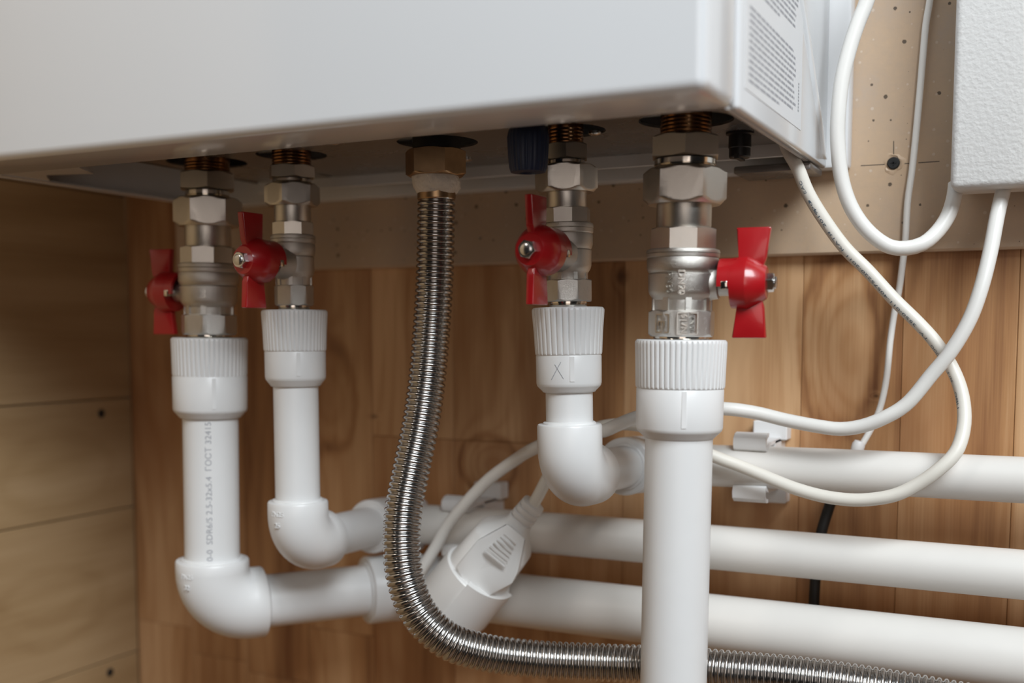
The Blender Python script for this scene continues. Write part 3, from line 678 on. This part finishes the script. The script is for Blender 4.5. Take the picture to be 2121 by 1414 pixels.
cable('black_cable', 'short run of black cable passing behind the wall pipes', [(1745, 960, .008), (1735, 1000, .010), (1718, 1048, .013), (1702, 1100, .014), (1693, 1150, .013), (1688, 1210, .012), (1686, 1260, .012), (1690, 1340, .010)], .0031, 'black_rubber', GC)
# blue print along the cream cable: it reads from the loop up towards the boiler
def at_len(path, L):
    s = 0
    for a, b in zip(path, path[1:]):
        l = (b-a).length
        if s+l >= L: return a.lerp(b, (L-s)/l), (b-a)/l
        s += l
    return path[-1], (path[-1]-path[-2]).normalized()
def len_to(path, u, v):
    tgt = None; s = 0; best = 1e9
    for i, a in enumerate(path):
        if i: s += (a-path[i-1]).length
        d = a-CAM; z_ = d.dot(FWD); uu = CX+FPX*d.dot(RGT)/z_; vv = CY-FPX*d.dot(UPV)/z_
        e = (uu-u)**2+(vv-v)**2
        if e < best: best, tgt = e, s
    return tgt
m = MB()
for txt, (ua, va), (ub, vb), off in (('ПВС', (1992, 845), (1988, 812), .95), ('3х1.5', (1979, 795), (1966, 768), .9), ('ООО', (1944, 733), (1927, 712), .85), ('ТУ', (1916, 705), (1906, 690), .75), ('3550-011-40575220-2011', (1898, 684), (1757, 535), .6), ('КАТЯ', (1750, 515), (1722, 480), .5), ('2019', (1712, 466), (1694, 440), .45), ('РФ', (1688, 430), (1679, 414), .4), ('ЕАС', (1672, 403), (1662, 378), .4)):
    vs, fs, w = glyphs(txt); sa, sb = len_to(path2, ua, va), len_to(path2, ub, vb); rr_ = .0035+.00007; size = .0021
    o_ = []
    for p in vs:
        c, T = at_len(path2, sa+(sb-sa)*p.x/w); view = (CAM-c); view = (view-T*view.dot(T)).normalized(); sd = T.cross(view)
        if sd.dot(RGT) > 0: sd = -sd           # towards the left of the cable
        an = off+(p.y-.36)*size/rr_
        o_.append(c+(view*math.cos(an)+sd*math.sin(an))*rr_)
    m.add(o_, fs)
m.build('printed_text', 'print_blue', c2)

# ================================================================== plug and socket
P0 = P(1106, 1042, .090); P1 = P(991, 1186, .087); ax = (P1-P0).normalized(); LP = (P1-P0).length
view = (CAM-P1); view = (view-ax*view.dot(ax)).normalized(); wid = ax.cross(view)
if wid.dot(RGT) < 0: wid = -wid
def section(o, s, hw, hd, ex, n=48):
    out = []
    for j in range(n):
        a = 2*PI*j/n; c, sn = math.cos(a), math.sin(a)
        out.append(o+ax*s+wid*(hw*math.copysign(abs(c)**(2/ex), c))+view*(hd*math.copysign(abs(sn)**(2/ex), sn)))
    return out
plug = thing('power_plug', P0, 'white two-pin power plug with ribbed cable sleeve, pushed into the socket', 'plug')
m = MB(); secs = [(0, .0055, .0050, 2.6), (.0006, .0068, .0058, 3)]
for i in range(3):
    b = .003+.0042*i; secs += [(b, .0070+.0002*i, .0060, 3), (b+.0003, .0060, .0050, 3), (b+.0013, .0060, .0050, 3), (b+.0016, .0071+.0002*i, .0061, 3)]
secs += [(.0165, .0078, .0068, 3), (.021, .0105, .0085, 3.2), (.0265, .0150, .0112, 3.6), (.0305, .0176, .0135, 4.2), (.0325, .0182, .0142, 4.4), (LP-.010, .0192, .0160, 3.4), (LP-.002, .0198, .0178, 2.6), (LP+.004, .0198, .0185, 2.2)]
m.grid([section(P0, *q) for q in secs]); m.build('plug_body', 'plug_plastic', plug, sharp=40)
ol = [(-.0045, .0165), (.0085, .0165), (.0175, .0330), (.0190, .0400), (.0120, LP+.0005), (-.0040, LP+.0005), (-.0125, LP-.004), (-.0120, .0330)]
m = MB(); m.grid([[P0+ax*s_+wid*w_+view*(.0080+min(1, (s_-.0165)/.016)*.0030) for w_, s_ in ol], [P0+ax*s_+wid*w_+view*(.0088+min(1, (s_-.0165)/.016)*.0095) for w_, s_ in ol]])
m.bevel(.0010, 2); m.build('grip_plate', 'plug_plastic', plug, sharp=30)
for i in range(7):
    s = .0215+i*.0021; hw = .0045+.0005*i
    m = MB(); hd = .0088+min(1, (s-.0165)/.016)*.0095
    m.obox(P0+ax*s+view*hd+wid*.002, wid*hw, ax*.00035, view*.0004); m.build('grip_rib', 'plug_plastic', plug)
sock = thing('cable_socket', P1, 'round white cable socket with a lid flap, half hidden behind the steel hose', 'socket')
m = MB(); lathe(m, P1-ax*.001, ax, [(.004, .0175), (0, .0180), (0, .0214), (.0006, .0220), (.026, .0226), (.031, .0215), (.035, .0140), (.038, .0085), (.042, .0070)], 56); m.build('socket_body', 'plug_plastic', sock, sharp=35)
m = MB(); rg = []; n = 18
for s in (-.0035, .0262):
    aa = [math.radians(92)-math.radians(88)*i/n for i in range(n+1)]
    f_ = lambda a, r: P1+ax*s+wid*(r*math.cos(a))+view*(r*math.sin(a))
    rg.append([f_(a, .0238) for a in aa]+[f_(a, .0190) for a in reversed(aa)])
m.grid(rg); m.build('lid_flap', 'plug_plastic', sock, sharp=35)

# ================================================================== pipe clips
def clip(label, u, v, dc, r, w):
    c = P(u, v, dc); root = thing('pipe_clip', (c.x, 0, c.z), label, 'clip', 'white clips holding wall pipes')
    y0 = 0.0
    def strip(pts, x0, x1, th, name):
        L = []; R_ = []
        for i, (y, z) in enumerate(pts):
            a = pts[max(i-1, 0)]; b = pts[min(i+1, len(pts)-1)]; dy, dz = b[0]-a[0], b[1]-a[1]; l = math.hypot(dy, dz); ny, nz = -dz/l, dy/l
            L.append((y+ny*th/2, z+nz*th/2)); R_.append((y-ny*th/2, z-nz*th/2))
        o = L+R_[::-1]; m = MB(); m.grid([[Vector((x, y, z)) for y, z in o] for x in (x0, x1)]); m.build(name, 'clip_plastic', root, sharp=35)
    for sg in (1, -1):
        R0 = r+.0012
        arm = [(-.001, c.z+sg*(R0+.0006)), (-dc*.55, c.z+sg*(R0+.0006))]+[(-dc-R0*math.sin(math.radians(t_)), c.z+sg*R0*math.cos(math.radians(t_))) for t_ in (0, 12, 24, 35)]
        ly, lz = arm[-1]
        arm += [(ly-.0012, lz+sg*.0006), (ly-.0022, lz+sg*.0028), (ly-.0018, lz+sg*.0056), (ly+.0010, lz+sg*.0076), (ly+.0048, lz+sg*.0080)]
        strip(arm, c.x-w/2, c.x+w/2, .0022, 'spring_arm')
        m = MB().box((c.x-w/2+.002, -.012, c.z+sg*(R0+.0055)-.0055), (c.x+w/2+.0035, -.0003, c.z+sg*(R0+.0055)+.0055)).bevel(.0006, 1); m.build('foot_block', 'clip_plastic', root)
    MB().box((c.x-w/2, -dc+r+.0004, c.z-r-.002), (c.x+w/2, -.0003, c.z+r+.002)).build('base', 'clip_plastic', root)
clip('white plastic clip gripping the topmost wall pipe below the cables', 1561, 966, .0375, rad_D, .0185)
clip('white plastic clip on the middle wall pipe behind the plug', 958, 1090, .041, rad_B, .0185)
# pencilled cross on the adapter right of the hose
m = MB(); c0 = axis('D', 765); rr_ = 136*MPP(c0)/2+.0001; e = refview(c0); rt = Vector((0, 0, 1)).cross(e); rt = rt if rt.dot(RGT) > 0 else -rt
for (xa, za_), (xb, zb2) in (((-.0090, -.0045), (-.0040, .0042)), ((-.0072, .0030), (-.0026, -.0040))):
    rg = []
    for i in range(9):
        x = xa+(xb-xa)*i/8; z = za_+(zb2-za_)*i/8; f_ = lambda xx, zz, r: c0+Vector((0, 0, zz))+(e*math.cos(xx/rr_)+rt*math.sin(xx/rr_))*r
        rg.append([f_(x-.00016, z, rr_), f_(x+.00016, z, rr_), f_(x+.00016, z, rr_-.0003), f_(x-.00016, z, rr_-.0003)])
    m.grid(rg)
m.build('pencil_cross', 'print_grey', rD)
